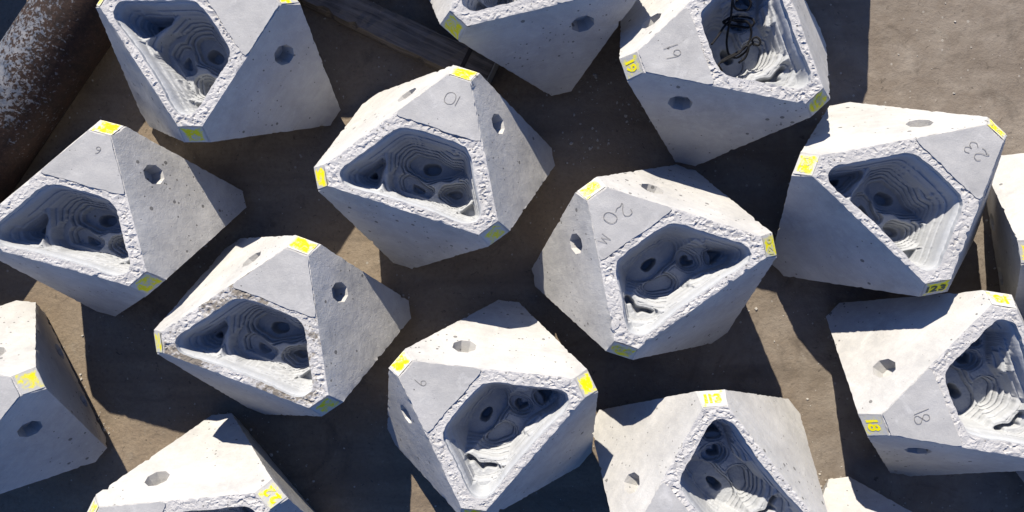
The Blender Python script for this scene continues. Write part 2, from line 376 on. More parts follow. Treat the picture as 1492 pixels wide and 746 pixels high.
def build_block(spec):
    name_no, x, y, thdeg, kind = spec['no'], spec['x'], spec['y'], spec['th'], spec['kind']
    r = np.random.default_rng(spec['seed'])
    th = math.radians(thdeg); c, s = math.cos(th), math.sin(th)
    def W(P):                       # canonical -> block coordinates
        P = np.atleast_2d(np.asarray(P, float))
        return np.stack([c * P[:, 0] - s * P[:, 1], ASP * (s * P[:, 0] + c * P[:, 1]), P[:, 2]], 1)
    root = bpy.data.objects.new('reef_block', None); root.empty_display_size = 0.3
    root.location = (x, y * ASP, 0); link(root)
    tag(root, spec['label'], 'concrete block', 'concrete reef blocks laid out on the yard')
    cache = {}
    VV, FF, MI = [], [], []
    def add(verts, faces, mi):
        o = len(VV); VV.extend(list(verts)); FF.extend([[i + o for i in f] for f in faces]); MI.extend([mi] * len(faces))

    def face_mesh(keys, holes, spacing, mi, disp, seed):
        """planar face bounded by hull corner keys, with hole loops (3D), triangulated with inner points"""
        loop = []
        for i in range(len(keys)): loop += edge_points(cache, keys[i], keys[(i + 1) % len(keys)], r)
        loop = np.array(loop)
        C0 = np.mean([corner(*k) for k in keys], axis=0)
        a, b, d = [corner(*k) for k in keys[:3]]
        n = np.cross(b - a, d - a); n /= np.linalg.norm(n)
        if n @ (C0 - CENTRE) < 0: n = -n
        ux = (b - a) / np.linalg.norm(b - a); uy = np.cross(n, ux)
        to2 = lambda P: np.stack([(P - C0) @ ux, (P - C0) @ uy], 1)
        L2 = to2(loop)
        bpts, bedges = list(L2), [(i, (i + 1) % len(L2)) for i in range(len(L2))]
        b3 = list(loop); H2 = []
        for hl in holes:
            o = len(bpts); h2 = to2(np.array(hl)); H2.append(h2)
            bpts += list(h2); b3 += list(hl); bedges += [(o + i, o + (i + 1) % len(h2)) for i in range(len(h2))]
        lo, hi = L2.min(0), L2.max(0)
        gx = np.arange(lo[0], hi[0], spacing); gy = np.arange(lo[1], hi[1], spacing)
        G = np.stack(np.meshgrid(gx, gy), -1).reshape(-1, 2) + r.uniform(-0.3, 0.3, (len(gx) * len(gy), 2)) * spacing
        sd = poly_sd(G, L2); ok = sd > spacing * 0.6
        for h2 in H2: ok &= poly_sd(G, h2) < -spacing * 0.6
        G = G[ok]
        allp = [Vector(p) for p in bpts] + [Vector(p) for p in G]
        nb = len(bpts)
        ov, oe, of, orig, _, _ = delaunay_2d_cdt(allp, bedges, [], 0, 1e-7)
        ov = np.array([(v[0], v[1]) for v in ov])
        T = np.array([list(f) for f in of])
        cen = ov[T].mean(1)
        good = poly_sd(cen, L2) > 0
        for h2 in H2: good &= poly_sd(cen, h2) < 0
        T = T[good]
        edge = poly_sd(ov, L2)
        for h2 in H2: edge = np.minimum(edge, -poly_sd(ov, h2))
        P3 = C0 + ov[:, :1] * ux + ov[:, 1:] * uy
        dz = disp(P3, ov) * sstep(edge, 0.0, 0.03)
        P3 = P3 + dz[:, None] * n
        for i, og in enumerate(orig):
            for k in og:
                if k < nb: P3[i] = b3[k]; break
        t0 = P3[T]
        nn = np.cross(t0[:, 1] - t0[:, 0], t0[:, 2] - t0[:, 0])
        flip = (nn @ n) < 0
        T[flip] = T[flip][:, ::-1]
        add(W(P3), T.tolist(), mi)
        return n

    def oct_hole(center, n, up, rad, depth):
        """eight-sided tapered recess; returns its rim loop in canonical coordinates"""
        u = up - (up @ n) * n; u /= np.linalg.norm(u); v = np.cross(n, u)
        ring = lambda q, dz: [center + n * dz + q * (math.cos(math.pi / 8 + k * math.pi / 4) * u + math.sin(math.pi / 8 + k * math.pi / 4) * v) for k in range(8)]
        L0 = ring(rad, 0.0); L1 = ring(rad * 0.74, -depth)
        vs = []; fs = []
        for k in range(8):
            o = len(vs); k2 = (k + 1) % 8
            vs += [L0[k], L0[k2], L1[k2], L1[k]]; fs.append([o, o + 1, o + 2, o + 3])
        o = len(vs); vs += L1; fs.append(list(range(o, o + 8)))
        add(W(np.array(vs)), fs, 0)
        return L0

    gentle = lambda P3, ov: (lattice(ov, 5, spec['seed'] + 1) * 0.0030 + lattice(ov, 14, spec['seed'] + 2) * 0.0012)
    for tri in HEX:
        keys = []
        for i in range(3):
            p, q, nx = tri[i], tri[(i - 1) % 3], tri[(i + 1) % 3]
            keys += [(*p, *q), (*p, *nx)]
        holes = []
        sg = [t[0] for t in tri]
        vs = [V0(*t) for t in tri]
        n = np.cross(vs[1] - vs[0], vs[2] - vs[0]); n /= np.linalg.norm(n)
        if n @ (np.mean(vs, axis=0) - CENTRE) < 0: n = -n
        up = np.array([0, 0, 1.0])
        if sg == [1, 1, 1]:
            rimloop = np.concatenate([OUT, np.full((len(OUT), 1), H)], 1)
            rimloop[:, :2] += np.stack([lattice(OUT, 30, spec['seed']), lattice(OUT, 30, spec['seed'] + 9)], 1) * 0.006
            holes = [rimloop]
            def rim_disp(P3, ov):
                f = flakes(P3[:, :2], spec['seed'] + 50)
                amp = 0.35 + 0.65 * sstep(lattice(P3[:, :2], 4, spec['seed'] + 4), -0.5, 0.4)
                return np.clip(f * amp, -0.010, 0.006) * (P3[:, 0] < 0.36)
            face_mesh(keys, holes, 0.0125, 1, rim_disp, 0)
            # wall of the opening
            lo = rimloop.copy(); lo[:, 2] -= 0.085; lo[:, :2] *= 0.993
            nR = len(rimloop)
            add(W(np.concatenate([rimloop, lo])), [[i, i + nR, (i + 1) % nR + nR, (i + 1) % nR] for i in range(nR)], 2)
            continue
        if sg.count(1) == 2 and tri[0][0] == 1:          # the two big sides next to the numbered corner
            if sg[1] == 1: cpt = HOLE_BARY[0] * vs[0] + HOLE_BARY[1] * vs[1] + HOLE_BARY[2] * vs[2]
            else: cpt = HOLE_BARY[0] * vs[0] + HOLE_BARY[2] * vs[1] + HOLE_BARY[1] * vs[2]
            holes = [oct_hole(cpt, n, up, 0.106, 0.125)]
        if sg.count(1) == 1 and tri[0][0] == 1:          # overhanging side under the numbered corner
            holes = [oct_hole(0.12 * vs[0] + 0.585 * vs[1] + 0.295 * vs[2], n, up, 0.10, 0.12),
                     oct_hole(0.12 * vs[0] + 0.295 * vs[1] + 0.585 * vs[2], n, up, 0.10, 0.12)]
        face_mesh(keys, holes, 0.055, 0, gentle, 0)
    for s0 in (1, -1):                                   # the six cut corners
        for i in range(3):
            j, k = [q for q in range(3) if q != i]
            keys = [(s0, i, 1, j), (s0, i, 1, k), (s0, i, -1, j), (s0, i, -1, k)]
            face_mesh(keys, [], 0.04, 0, gentle, 0)
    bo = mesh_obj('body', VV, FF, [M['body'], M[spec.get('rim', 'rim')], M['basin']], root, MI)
    bo.data.polygons.foreach_set('use_smooth', np.array(MI) != 1)

    # terraced basin
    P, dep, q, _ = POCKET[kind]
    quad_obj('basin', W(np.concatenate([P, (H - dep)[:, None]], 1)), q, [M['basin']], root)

    # raised trowelled panel at the numbered corner
    k1, k2 = corner(1, 0, 1, 1)[:2], corner(1, 0, 1, 2)[:2]
    ins = 0.018
    e1 = V0(1, 1)[:2]; e2 = V0(1, 2)[:2]
    def on_edge(ev, xx):
        t = (1 - xx) / (1 - ev[0]); return np.array([1, 0]) + t * (ev - np.array([1, 0]))
    xb = 0.315 + spec.get('panel', 0)
    a0 = on_edge(e1, xb); b0 = on_edge(e2, xb)
    loop = [k1 + np.array([-0.012, 0.004]), a0 + np.array([0.05, 0.036]), a0 + np.array([0.012, 0.028]), a0 + np.array([0.0, 0.06]),
            np.array([xb - 0.006, -0.1]), np.array([xb + 0.004, 0.08]), b0 + np.array([0.0, -0.06]), b0 + np.array([0.012, -0.028]), b0 + np.array([0.05, -0.036]), k2 + np.array([-0.012, -0.004])]
    dense = []
    for i in range(len(loop)):
        A, B = loop[i], loop[(i + 1) % len(loop)]
        m = max(1, int(np.linalg.norm(B - A) / 0.03))
        for t in range(m):
            dense.append(A + (B - A) * t / m + r.normal(0, 0.0022, 2))
    dense = np.array(dense); nD = len(dense)
    lo, hi = dense.min(0), dense.max(0)
    G = np.stack(np.meshgrid(np.arange(lo[0], hi[0], 0.03), np.arange(lo[1], hi[1], 0.03)), -1).reshape(-1, 2)
    G = G + r.uniform(-0.008, 0.008, G.shape); G = G[poly_sd(G, dense) > 0.016]
    ov, oe, of, orig, _, _ = delaunay_2d_cdt([Vector(p) for p in dense] + [Vector(p) for p in G], [(i, (i + 1) % nD) for i in range(nD)], [], 1, 1e-7)
    ov = np.array([(v[0], v[1]) for v in ov])
    zz = H + 0.010 + lattice(ov, 9, spec['seed'] + 7) * 0.003
    T = [list(f) for f in of]
    T = [f if np.cross(ov[f[1]] - ov[f[0]], ov[f[2]] - ov[f[0]]) > 0 else f[::-1] for f in T]
    pv = np.concatenate([ov, zz[:, None]], 1)
    z2 = H + 0.010 + lattice(dense, 9, spec['seed'] + 7) * 0.003
    skirt = np.concatenate([np.concatenate([dense, z2[:, None]], 1), np.concatenate([dense, np.full((nD, 1), H - 0.012)], 1)])
    o = len(pv)
    fs = T + [[o + i, o + i + nD, o + (i + 1) % nD + nD, o + (i + 1) % nD] for i in range(nD)]
    panel = mesh_obj('number_panel', W(np.concatenate([pv, skirt])), fs, [M['panel']], root)

    # number scratched by hand, read from the pocket side
    if spec.get('scratch'):
        for strokes, (cx, cy), size, rot in spec['scratch']:
            sv, sf = [], []
            cr, sr = math.cos(rot), math.sin(rot)
            for st in strokes:
                pts = catmull_open(np.array(st, float), 5)
                pts = (pts - 0.5) * size
                tx = pts[:, 0] * cr - pts[:, 1] * sr; ty = pts[:, 0] * sr + pts[:, 1] * cr
                cano = np.stack([cx - ty, cy + tx], 1)      # text up = -x, text right = +y
                ribbon(sv, sf, cano, 0.0034 if strokes is GM else 0.0050, H + 0.0145)
            mesh_obj('scratched_digit', W(np.array(sv)), sf, [M['scratch']], panel, smooth=False)

    # sprayed marks on the three upper corners
    for i in range(3):
        j, k = [(1, 2), (2, 0), (0, 1)][i]
        ca, cb, cc, cd = corner(1, i, 1, j), corner(1, i, 1, k), corner(1, i, -1, j), corner(1, i, -1, k)
        ctr = (ca + cb + cc + cd) / 4
        upv = (ca + cb) / 2 - ctr; upv /= np.linalg.norm(upv)
        n = np.cross(cb - ca, cc - ca); n /= np.linalg.norm(n)
        if n @ (ctr - CENTRE) < 0: n = -n
        rt = np.cross(upv, n)
        side = np.linalg.norm(ca - cb)
        style = spec['tags'][i]
        nn = 9; hw, hh = side * 0.47, side * 0.47
        hh = np.linalg.norm((ca + cb) / 2 - ctr) * 0.94
        vs, fs, uvs = [], [], []
        for a in range(nn):
            for b in range(nn):
                u, w = a / (nn - 1), b / (nn - 1)
                vs.append(ctr + rt * (u - .5) * 2 * hw + upv * (w - .5) * 2 * hh + n * 0.0045); uvs.append((u, w))
        for a in range(nn - 1):
            for b in range(nn - 1):
                q4 = [a * nn + b, (a + 1) * nn + b, (a + 1) * nn + b + 1, a * nn + b + 1]
                p0, p1, p2 = vs[q4[0]], vs[q4[1]], vs[q4[2]]
                if np.cross(p1 - p0, p2 - p0) @ n < 0: q4 = q4[::-1]
                fs.append(q4)
        po = mesh_obj('paint_mark', W(np.array(vs)), fs, [M[{'thin': 'paint_thin', 'digits': 'paint_faint'}.get(style, 'paint')]], root)
        ul = po.data.uv_layers.new(name='UVMap')
        for lp in po.data.loops: ul.data[lp.index].uv = uvs[lp.vertex_index]
        txt = spec.get('text')
        if txt:
            dm = {'dark': M['darkdigit'], 'digits': M['yellowdigit']}.get(style, M['bare'])
            fl = -1 if i in spec.get('flip', []) else 1; rt_, up_ = rt * fl, upv * fl
            gl = [text_mesh(ch) for ch in txt]
            adv = [g[0][:, 0].max() + 0.11 for g in gl]
            wmax = sum(adv) - 0.11; sc = min(1.6 * hw / wmax, 1.5 * hh); pen = -wmax / 2
            for (tv, tf), aw in zip(gl, adv):
                tv2 = np.array([ctr + rt_ * ((a + pen + r.normal(0, .008)) * sc) + up_ * ((b - 0.35 + r.normal(0, .008)) * sc) + n * 0.0075 for a, b in tv])
                mesh_obj('stencil_digit', W(tv2), tf, [dm], po, smooth=False); pen += aw
    return root

def catmull_open(P, n):
    if len(P) == 2: return P
    Q = np.vstack([2 * P[0] - P[1], P, 2 * P[-1] - P[-2]]); out = []
    for i in range(1, len(Q) - 2):
        p0, p1, p2, p3 = Q[i - 1], Q[i], Q[i + 1], Q[i + 2]
        for k in range(n):
            t = k / n
            out.append(0.5 * ((2 * p1) + (-p0 + p2) * t + (2 * p0 - 5 * p1 + 4 * p2 - p3) * t * t + (-p0 + 3 * p1 - 3 * p2 + p3) * t ** 3))
    out.append(P[-1]); return np.array(out)

def ribbon(sv, sf, line, w, z):
    d = np.gradient(line, axis=0); d /= np.linalg.norm(d, axis=1)[:, None] + 1e-9
    nrm = np.stack([-d[:, 1], d[:, 0]], 1) * w / 2
    o = len(sv)
    for p, q in zip(line, nrm):
        sv.append([*(p + q), z]); sv.append([*(p - q), z])
    for i in range(len(line) - 1):
        sf.append([o + 2 * i, o + 2 * i + 1, o + 2 * i + 3, o + 2 * i + 2])

_tx = {}
def text_mesh(t):
    if t not in _tx:
        cu = bpy.data.curves.new('stencil', 'FONT'); cu.body = t; cu.size = 1.0; cu.space_character = 1.1; cu.offset = 0.035
        ob = bpy.data.objects.new('stencil', cu); col.objects.link(ob)
        dg = bpy.context.evaluated_depsgraph_get(); dg.update()
        me = ob.evaluated_get(dg).to_mesh()
        v = np.array([(p.co.x, p.co.y) for p in me.vertices]); f = [list(p.vertices) for p in me.polygons]
        v[:, 0] -= v[:, 0].min()
        ob.evaluated_get(dg).to_mesh_clear(); bpy.data.objects.remove(ob); bpy.data.curves.remove(cu)
        _tx[t] = (v, f)
    return _tx[t]

# hand-written digits in a unit square (x right, y up)
G0 = [[(0.5, 1), (0.2, 0.85), (0.12, 0.5), (0.25, 0.1), (0.55, 0.0), (0.85, 0.2), (0.88, 0.6), (0.75, 0.9), (0.5, 1.0)]]
G1 = [[(0.45, 1.0), (0.52, 0.0)]]
G2 = [[(0.2, 0.75), (0.35, 0.97), (0.65, 0.95), (0.78, 0.7), (0.55, 0.4), (0.25, 0.2), (0.18, 0.06), (0.4, 0.12), (0.65, 0.04), (0.9, 0.12)]]
G3 = [[(0.2, 0.85), (0.5, 1.0), (0.75, 0.8), (0.6, 0.58), (0.4, 0.52), (0.7, 0.45), (0.82, 0.22), (0.55, 0.0), (0.2, 0.12)]]
G6 = [[(0.7, 1.0), (0.4, 0.75), (0.25, 0.35), (0.35, 0.05), (0.65, 0.02), (0.78, 0.25), (0.6, 0.45), (0.32, 0.35)]]
G8 = [[(0.5, 0.52), (0.25, 0.72), (0.35, 0.97), (0.65, 0.97), (0.75, 0.72), (0.5, 0.52), (0.2, 0.28), (0.3, 0.03), (0.7, 0.03), (0.8, 0.28), (0.5, 0.52)]]
G9 = [[(0.72, 0.75), (0.5, 0.55), (0.28, 0.7), (0.35, 0.95), (0.62, 0.98), (0.74, 0.75), (0.72, 0.4), (0.66, 0.0)]]
GM = [[(0.0, 0.0), (0.12, 1.0)], [(0.12, 1.0), (0.4, 0.2)], [(0.4, 0.2), (0.6, 0.95)], [(0.6, 0.95), (0.8, 0.05)]]

Y = ['full', 'full', 'full']
BLOCKS = [
 dict(no='10', x=-1.018, y=0.897, th=69.6, kind=1, text=None, tags=['full', 'thin', 'full'],
      scratch=[(G1, (0.612, -0.063), 0.10, -0.15), (G0, (0.614, 0.0), 0.115, -0.1)],
      label='pale concrete block scratched with a 10, beside the end of the timber beam'),
 dict(no='6', x=-3.970, y=0.385, th=73.05, kind=1, text=None, tags=['full', 'thin', 'thin'],
      scratch=[(G6, (0.66, -0.04), 0.07, 0.0)],
      label='grey concrete block with a small scratched 6, just below the rusty pipe'),
 dict(no='12', x=-2.388, y=-0.718, th=67.2, kind=1, text=None, tags=['full', 'thin', 'thin'], panel=-0.01, rim='rim_dirty',
      label='concrete block with brown dirt on its rim and a blank panel'),
 dict(no='20', x=0.911, y=-0.054, th=129.6, kind=2, text='120', tags=['full', 'thin', 'thin'],
      scratch=[(G2, (0.560, -0.07), 0.13, 0.25), (G0, (0.580, 0.06), 0.115, 0.2), (GM, (0.455, 0.235), 0.09, 0.3)],
      label='concrete block in the middle of the yard with a large scratched 20 on its panel'),
 dict(no='9', x=-0.513, y=-1.554, th=143.0, kind=2, text=None, tags=['full', 'full', 'thin'],
      scratch=[(G9, (0.655, 0.017), 0.10, 0.0)],
      label='concrete block with a small scratched 9 and two bright yellow corners'),
 dict(no='23', x=2.924, y=0.573, th=41.9, kind=1, text='123', tags=['full', 'dark', 'thin'],
      scratch=[(G2, (0.600, -0.075), 0.115, -0.1), (G3, (0.588, 0.03), 0.115, -0.1)],
      label='concrete block with a scratched 23 and a yellow 123 on its lower corner'),
 dict(no='18', x=3.455, y=-1.272, th=199.46, kind=2, text='18', tags=['digits', 'digits', 'thin'],
      scratch=[(G1, (0.52, -0.025), 0.13, 0.05), (G8, (0.535, 0.035), 0.12, 0.0)],
      label='sunlit concrete block with a scratched 18, just below block 23'),
 dict(no='19', x=1.524, y=2.035, th=196.8, kind=2, text='19', tags=['digits', 'thin', 'thin'],
      scratch=[(G1, (0.552, -0.06), 0.125, 0.0), (G9, (0.553, 0.01), 0.125, 0.05)],
      label='concrete block with a scratched 19 and a tangle of black cable in its hollow'),
 dict(no='5', x=-2.968, y=2.052, th=30.1, kind=1, text=None, tags=['full', 'thin', 'thin'], panel=0.0,
      label='concrete block right of the rusty pipe, blank panel and one big side in shade'),
 dict(no='top', x=-0.152, y=2.800, th=-15.5, kind=1, text=None, tags=['thin', 'thin', 'thin'],
      label='concrete block above the timber beam end, its shaded side pointing down'),
 dict(no='16', x=-5.193, y=-1.573, th=23.7, kind=1, text=None, tags=['thin', 'thin', 'thin'],
      label='concrete block in the lower left with two holes in its dark right side'),
 dict(no='22', x=-3.022, y=-2.811, th=156.5, kind=2, text='22', tags=['thin', 'digits', 'thin'],
      label='concrete block at the bottom edge with a yellow 22 on its right corner'),
 dict(no='113', x=1.399, y=-2.215, th=214.4, kind=2, text='113', flip=[1], tags=['thin', 'digits', 'thin'],
      label='white sunlit concrete block with a yellow 113 at its top corner'),
 dict(no='21', x=4.743, y=0.156, th=187.6, kind=1, text=None, tags=['full', 'thin', 'thin'],
      label='concrete block right of block 23, its dark left side with two holes'),
 dict(no='tip', x=2.847, y=-3.433, th=158.0, kind=2, text=None, tags=['full', 'full', 'thin'],
      label='concrete block right of block 113, showing only its white upper tip'),
 dict(no='sliver', x=5.30, y=-2.60, th=96.0, kind=1, text=None, tags=['full', 'full', 'thin'],
      label='concrete block below block 18 of which only a bluish sliver shows'),
]
# unseen blocks placed beyond the top of the frame to cast shadows into it
BLOCKS += [
 dict(no='n1', x=1.95, y=4.12, th=69.0, kind=1, text=None, tags=['full', 'thin', 'thin'], label='concrete block standing in the next row behind block 19'),
 dict(no='n2', x=-2.00, y=3.91, th=-30.0, kind=1, text=None, tags=['full', 'thin', 'thin'], label='concrete block standing in the next row behind the timber beam'),
 dict(no='n4', x=-6.25, y=4.00, th=68.0, kind=1, text=None, tags=['full', 'thin', 'thin'], label='concrete block standing on the far left side of the pipe'),
]
for i, sp in enumerate(BLOCKS):
    sp['seed'] = 100 + 17 * i
    build_block(sp)

# ------------------------------------------------------------------ black cable in block 19
def tube(name, lines, rad, mat, parent=None, sides=7):
    vs, fs = [], []
    for L in lines:
        L = catmull_open(np.array(L, float), 8)
        d = np.gradient(L, axis=0); d /= np.linalg.norm(d, axis=1)[:, None] + 1e-9
        o = len(vs)
        for p, t in zip(L, d):
            a = np.cross(t, [0.3, 0.2, 0.93]); a /= np.linalg.norm(a) + 1e-9; b = np.cross(t, a)
            for k in range(sides):
                q = 2 * math.pi * k / sides; vs.append(p + rad * (math.cos(q) * a + math.sin(q) * b))
        for i in range(len(L) - 1):
            for k in range(sides):
                fs.append([o + i * sides + k, o + i * sides + (k + 1) % sides, o + (i + 1) * sides + (k + 1) % sides, o + (i + 1) * sides + k])
        fs.append([o + k for k in range(sides)][::-1]); fs.append([o + (len(L) - 1) * sides + k for k in range(sides)])
    return mesh_obj(name, np.array(vs), fs, [mat], parent)

CABLE = [
 [(1.479, 2.165, 1.264), (1.478, 2.065, 1.244), (1.488, 1.999, 1.164), (1.499, 1.945, 1.064), (1.498, 1.871, 0.964), (1.503, 1.794, 0.904), (1.526, 1.714, 0.884), (1.584, 1.677, 0.904), (1.645, 1.712, 0.964), (1.684, 1.764, 1.014), (1.735, 1.747, 1.044), (1.744, 1.778, 1.064), (1.712, 1.81, 1.064), (1.684, 1.793, 1.044), (1.706, 1.755, 1.014)],
 [(1.46, 1.951, 1.014), (1.499, 1.978, 1.044), (1.585, 1.981, 1.064), (1.672, 1.962, 1.064), (1.694, 1.925, 1.064), (1.658, 1.9, 1.024), (1.585, 1.921, 0.984), (1.492, 1.934, 0.994), (1.451, 1.954, 1.014), (1.495, 1.958, 1.064), (1.621, 1.944, 1.064), (1.671, 1.894, 1.044), (1.679, 1.822, 1.004), (1.64, 1.744, 0.984), (1.571, 1.704, 0.964), (1.471, 1.649, 1.004), (1.397, 1.577, 1.104), (1.432, 1.535, 1.064)],
 [(1.32, 1.72, 1.204), (1.388, 1.808, 1.104), (1.458, 1.911, 1.024), (1.508, 1.956, 1.044), (1.576, 1.946, 1.024), (1.644, 1.944, 1.044)],
 [(1.487, 2.077, 1.204), (1.514, 2.04, 1.144), (1.556, 2.021, 1.114), (1.628, 2.021, 1.114), (1.648, 2.057, 1.144), (1.625, 2.096, 1.164), (1.558, 2.096, 1.184), (1.523, 2.073, 1.184)],
 [(1.414, 1.599, 1.064), (1.508, 1.654, 1.004), (1.589, 1.699, 0.984), (1.635, 1.749, 1.004), (1.663, 1.739, 1.004), (1.645, 1.666, 0.964), (1.596, 1.627, 0.934)]]
cb0 = np.array([1.52, 1.85, 0.85])
cable = tube('cable', [[np.array(q) - cb0 for q in L] for L in CABLE], 0.0095, M['cable'])
cable.location = cb0
tag(cable, 'tangled black rubber cable hanging loose in the hollow of block 19', 'cable')

# ------------------------------------------------------------------ setting
def ground_mat():
    m, nt, b = nodes_of('worn_yard_ground'); g = NG(nt)
    tc = nt.nodes.new('ShaderNodeTexCoord'); v = tc.outputs['Object']
    n1 = g.noise(v, 0.55, 6, 0.6, 0.6); n2 = g.noise(v, 3.5, 6, 0.65, 0.5); n3 = g.noise(v, 28.0, 5, 0.7)
    n4 = g.noise(v, 120.0, 3, 0.7)
    c = g.mix(g.ramp(n1, [(0.35, 0.0), (0.65, 1.0)]), (0.172, 0.128, 0.088), (0.224, 0.184, 0.140))
    c = g.mix(g.ramp(n2, [(0.45, 0.0), (0.75, 0.6)]), c, (0.26, 0.21, 0.152))
    c = g.mix(g.ramp(n3, [(0.3, 0.45), (0.55, 0.0)]), c, (0.095, 0.078, 0.06))
    c = g.mix(g.ramp(n4, [(0.55, 0.0), (0.8, 0.5)]), c, (0.26, 0.23, 0.19))
    sx = nt.nodes.new('ShaderNodeSeparateXYZ'); nt.links.new(v, sx.inputs[0])
    gx = g.math('ADD', g.math('MULTIPLY', sx.outputs[0], 0.16), g.math('MULTIPLY', n1, 0.9))
    c = g.mix(g.ramp(gx, [(0.45, 0.0), (0.95, 0.75)]), c, g.mix(g.ramp(n2, [(0.35, 0.0), (0.7, 1.0)]), (0.155, 0.132, 0.112), (0.235, 0.21, 0.185)))
    vs3 = g.vor(v, 17.0); sp3 = nt.nodes.new('ShaderNodeSeparateColor'); nt.links.new(vs3.outputs['Color'], sp3.inputs[0])
    pale = g.math('LESS_THAN', vs3.outputs['Distance'], g.math('MULTIPLY', g.math('SUBTRACT', sp3.outputs[0], 0.80), 1.1))
    c = g.mix(g.math('MULTIPLY', pale, 0.6), c, (0.36, 0.34, 0.31))
    vo = g.vor(v, 5.5); sp = nt.nodes.new('ShaderNodeSeparateColor'); nt.links.new(vo.outputs['Color'], sp.inputs[0])
    spot = g.math('LESS_THAN', vo.outputs['Distance'], g.math('MULTIPLY', g.math('SUBTRACT', sp.outputs[0], 0.72), 0.16))
    c = g.mix(g.math('MULTIPLY', spot, 0.75), c, (0.42, 0.40, 0.36))
    vo2 = g.vor(v, 8.3); sp2 = nt.nodes.new('ShaderNodeSeparateColor'); nt.links.new(vo2.outputs['Color'], sp2.inputs[0])
    spot2 = g.math('LESS_THAN', vo2.outputs['Distance'], g.math('MULTIPLY', g.math('SUBTRACT', sp2.outputs[1], 0.7), 0.22))
    c = g.mix(g.math('MULTIPLY', spot2, 0.7), c, (0.04, 0.033, 0.028))
    ns = g.noise(v, 1.1, 5, 0.7, 1.5)
    c = g.mix(g.ramp(ns, [(0.57, 0.0), (0.70, 0.6)]), c, (0.075, 0.062, 0.05))
    wm = nt.nodes.new('ShaderNodeMapping'); nt.links.new(v, wm.inputs[0]); wm.inputs['Rotation'].default_value = (0, 0, 0.5); wm.inputs['Scale'].default_value = (0.25, 1.9, 1.0)
    tr = g.noise(wm.outputs[0], 1.6, 4, 0.55, 0.4)
    c = g.mix(g.ramp(tr, [(0.52, 0.0), (0.68, 0.5)]), c, (0.105, 0.086, 0.068))
    nl = g.noise(v, 2.1, 6, 0.75, 2.0)
    c = g.mix(g.ramp(nl, [(0.60, 0.0), (0.70, 0.35)]), c, (0.27, 0.25, 0.215))
    n8 = g.noise(v, 16.0, 4, 0.7, 0.8)
    c = g.mix(g.ramp(n8, [(0.62, 0.0), (0.70, 0.65)]), c, (0.055, 0.046, 0.038))
    c = g.mix(1.0, c, (0.86, 0.85, 0.83), 'MULTIPLY')
    nt.links.new(c, b.inputs['Base Color'])
    h = g.math('ADD', g.math('MULTIPLY', n3, 0.45), g.math('MULTIPLY', n4, 0.25))
    h = g.math('ADD', h, g.math('MULTIPLY', g.noise(v, 9.0, 5, 0.65), 1.2))
    nt.links.new(g.bump(h, 0.6, 0.02), b.inputs['Normal'])
    return m
S = 400.0
gr = mesh_obj('ground', [(-S, -S, 0), (S, -S, 0), (S, S, 0), (-S, S, 0)], [[0, 1, 2, 3]], [ground_mat()], smooth=False)
tag(gr, 'worn brown concrete yard ground scattered with grit', 'ground', kind='structure')

# rusty steel pipe
def rust_mat():
    m, nt, b = nodes_of('rusted_coated_steel'); g = NG(nt)
    tc = nt.nodes.new('ShaderNodeTexCoord'); v = tc.outputs['Object']
    n1 = g.noise(v, 1.3, 5, 0.6, 0.5); n2 = g.noise(v, 12.0, 6, 0.7, 0.3); n3 = g.noise(v, 40.0, 4, 0.7)
    rust = g.mix(g.ramp(n2, [(0.35, 0.0), (0.7, 1.0)]), (0.010, 0.006, 0.005), (0.030, 0.015, 0.010))  # rust, also darkened to stand in for shadow over the upper end
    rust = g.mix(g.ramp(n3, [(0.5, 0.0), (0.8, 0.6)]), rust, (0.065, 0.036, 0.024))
    # old pale coating left on the upper side
    sep = nt.nodes.new('ShaderNodeSeparateXYZ'); nt.links.new(v, sep.inputs[0])
    # two fading patches along the pipe, thinner towards its right flank
    along = g.math('MULTIPLY', g.math('ABSOLUTE', g.math('SUBTRACT', sep.outputs[1], 0.05)), 0.55)
    across = g.math('MULTIPLY', g.math('MAXIMUM', sep.outputs[0], -0.05), 1.15)
    zone = g.math('SUBTRACT', g.math('SUBTRACT', 0.78, along), across)
    zone = g.math('ADD', zone, g.math('MULTIPLY', g.math('SUBTRACT', n1, 0.5), 0.9))
    fl = g.math('ADD', g.math('MULTIPLY', g.noise(v, 22.0, 5, 0.65, 0.6), 0.6), g.math('MULTIPLY', n3, 0.45))
    ff = g.ramp(g.math('ADD', fl, g.math('MULTIPLY', g.math('SUBTRACT', zone, 0.5), 0.30)), [(0.515, 0.0), (0.57, 1.0)])
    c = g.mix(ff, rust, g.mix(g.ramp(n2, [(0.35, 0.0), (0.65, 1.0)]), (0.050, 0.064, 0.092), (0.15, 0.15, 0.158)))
    nt.links.new(c, b.inputs['Base Color'])
    nt.links.new(g.bump(g.math('ADD', n2, g.math('MULTIPLY', ff, 0.5)), 0.6, 0.015), b.inputs['Normal'])
    b.inputs['Roughness'].default_value = 0.8
    return m
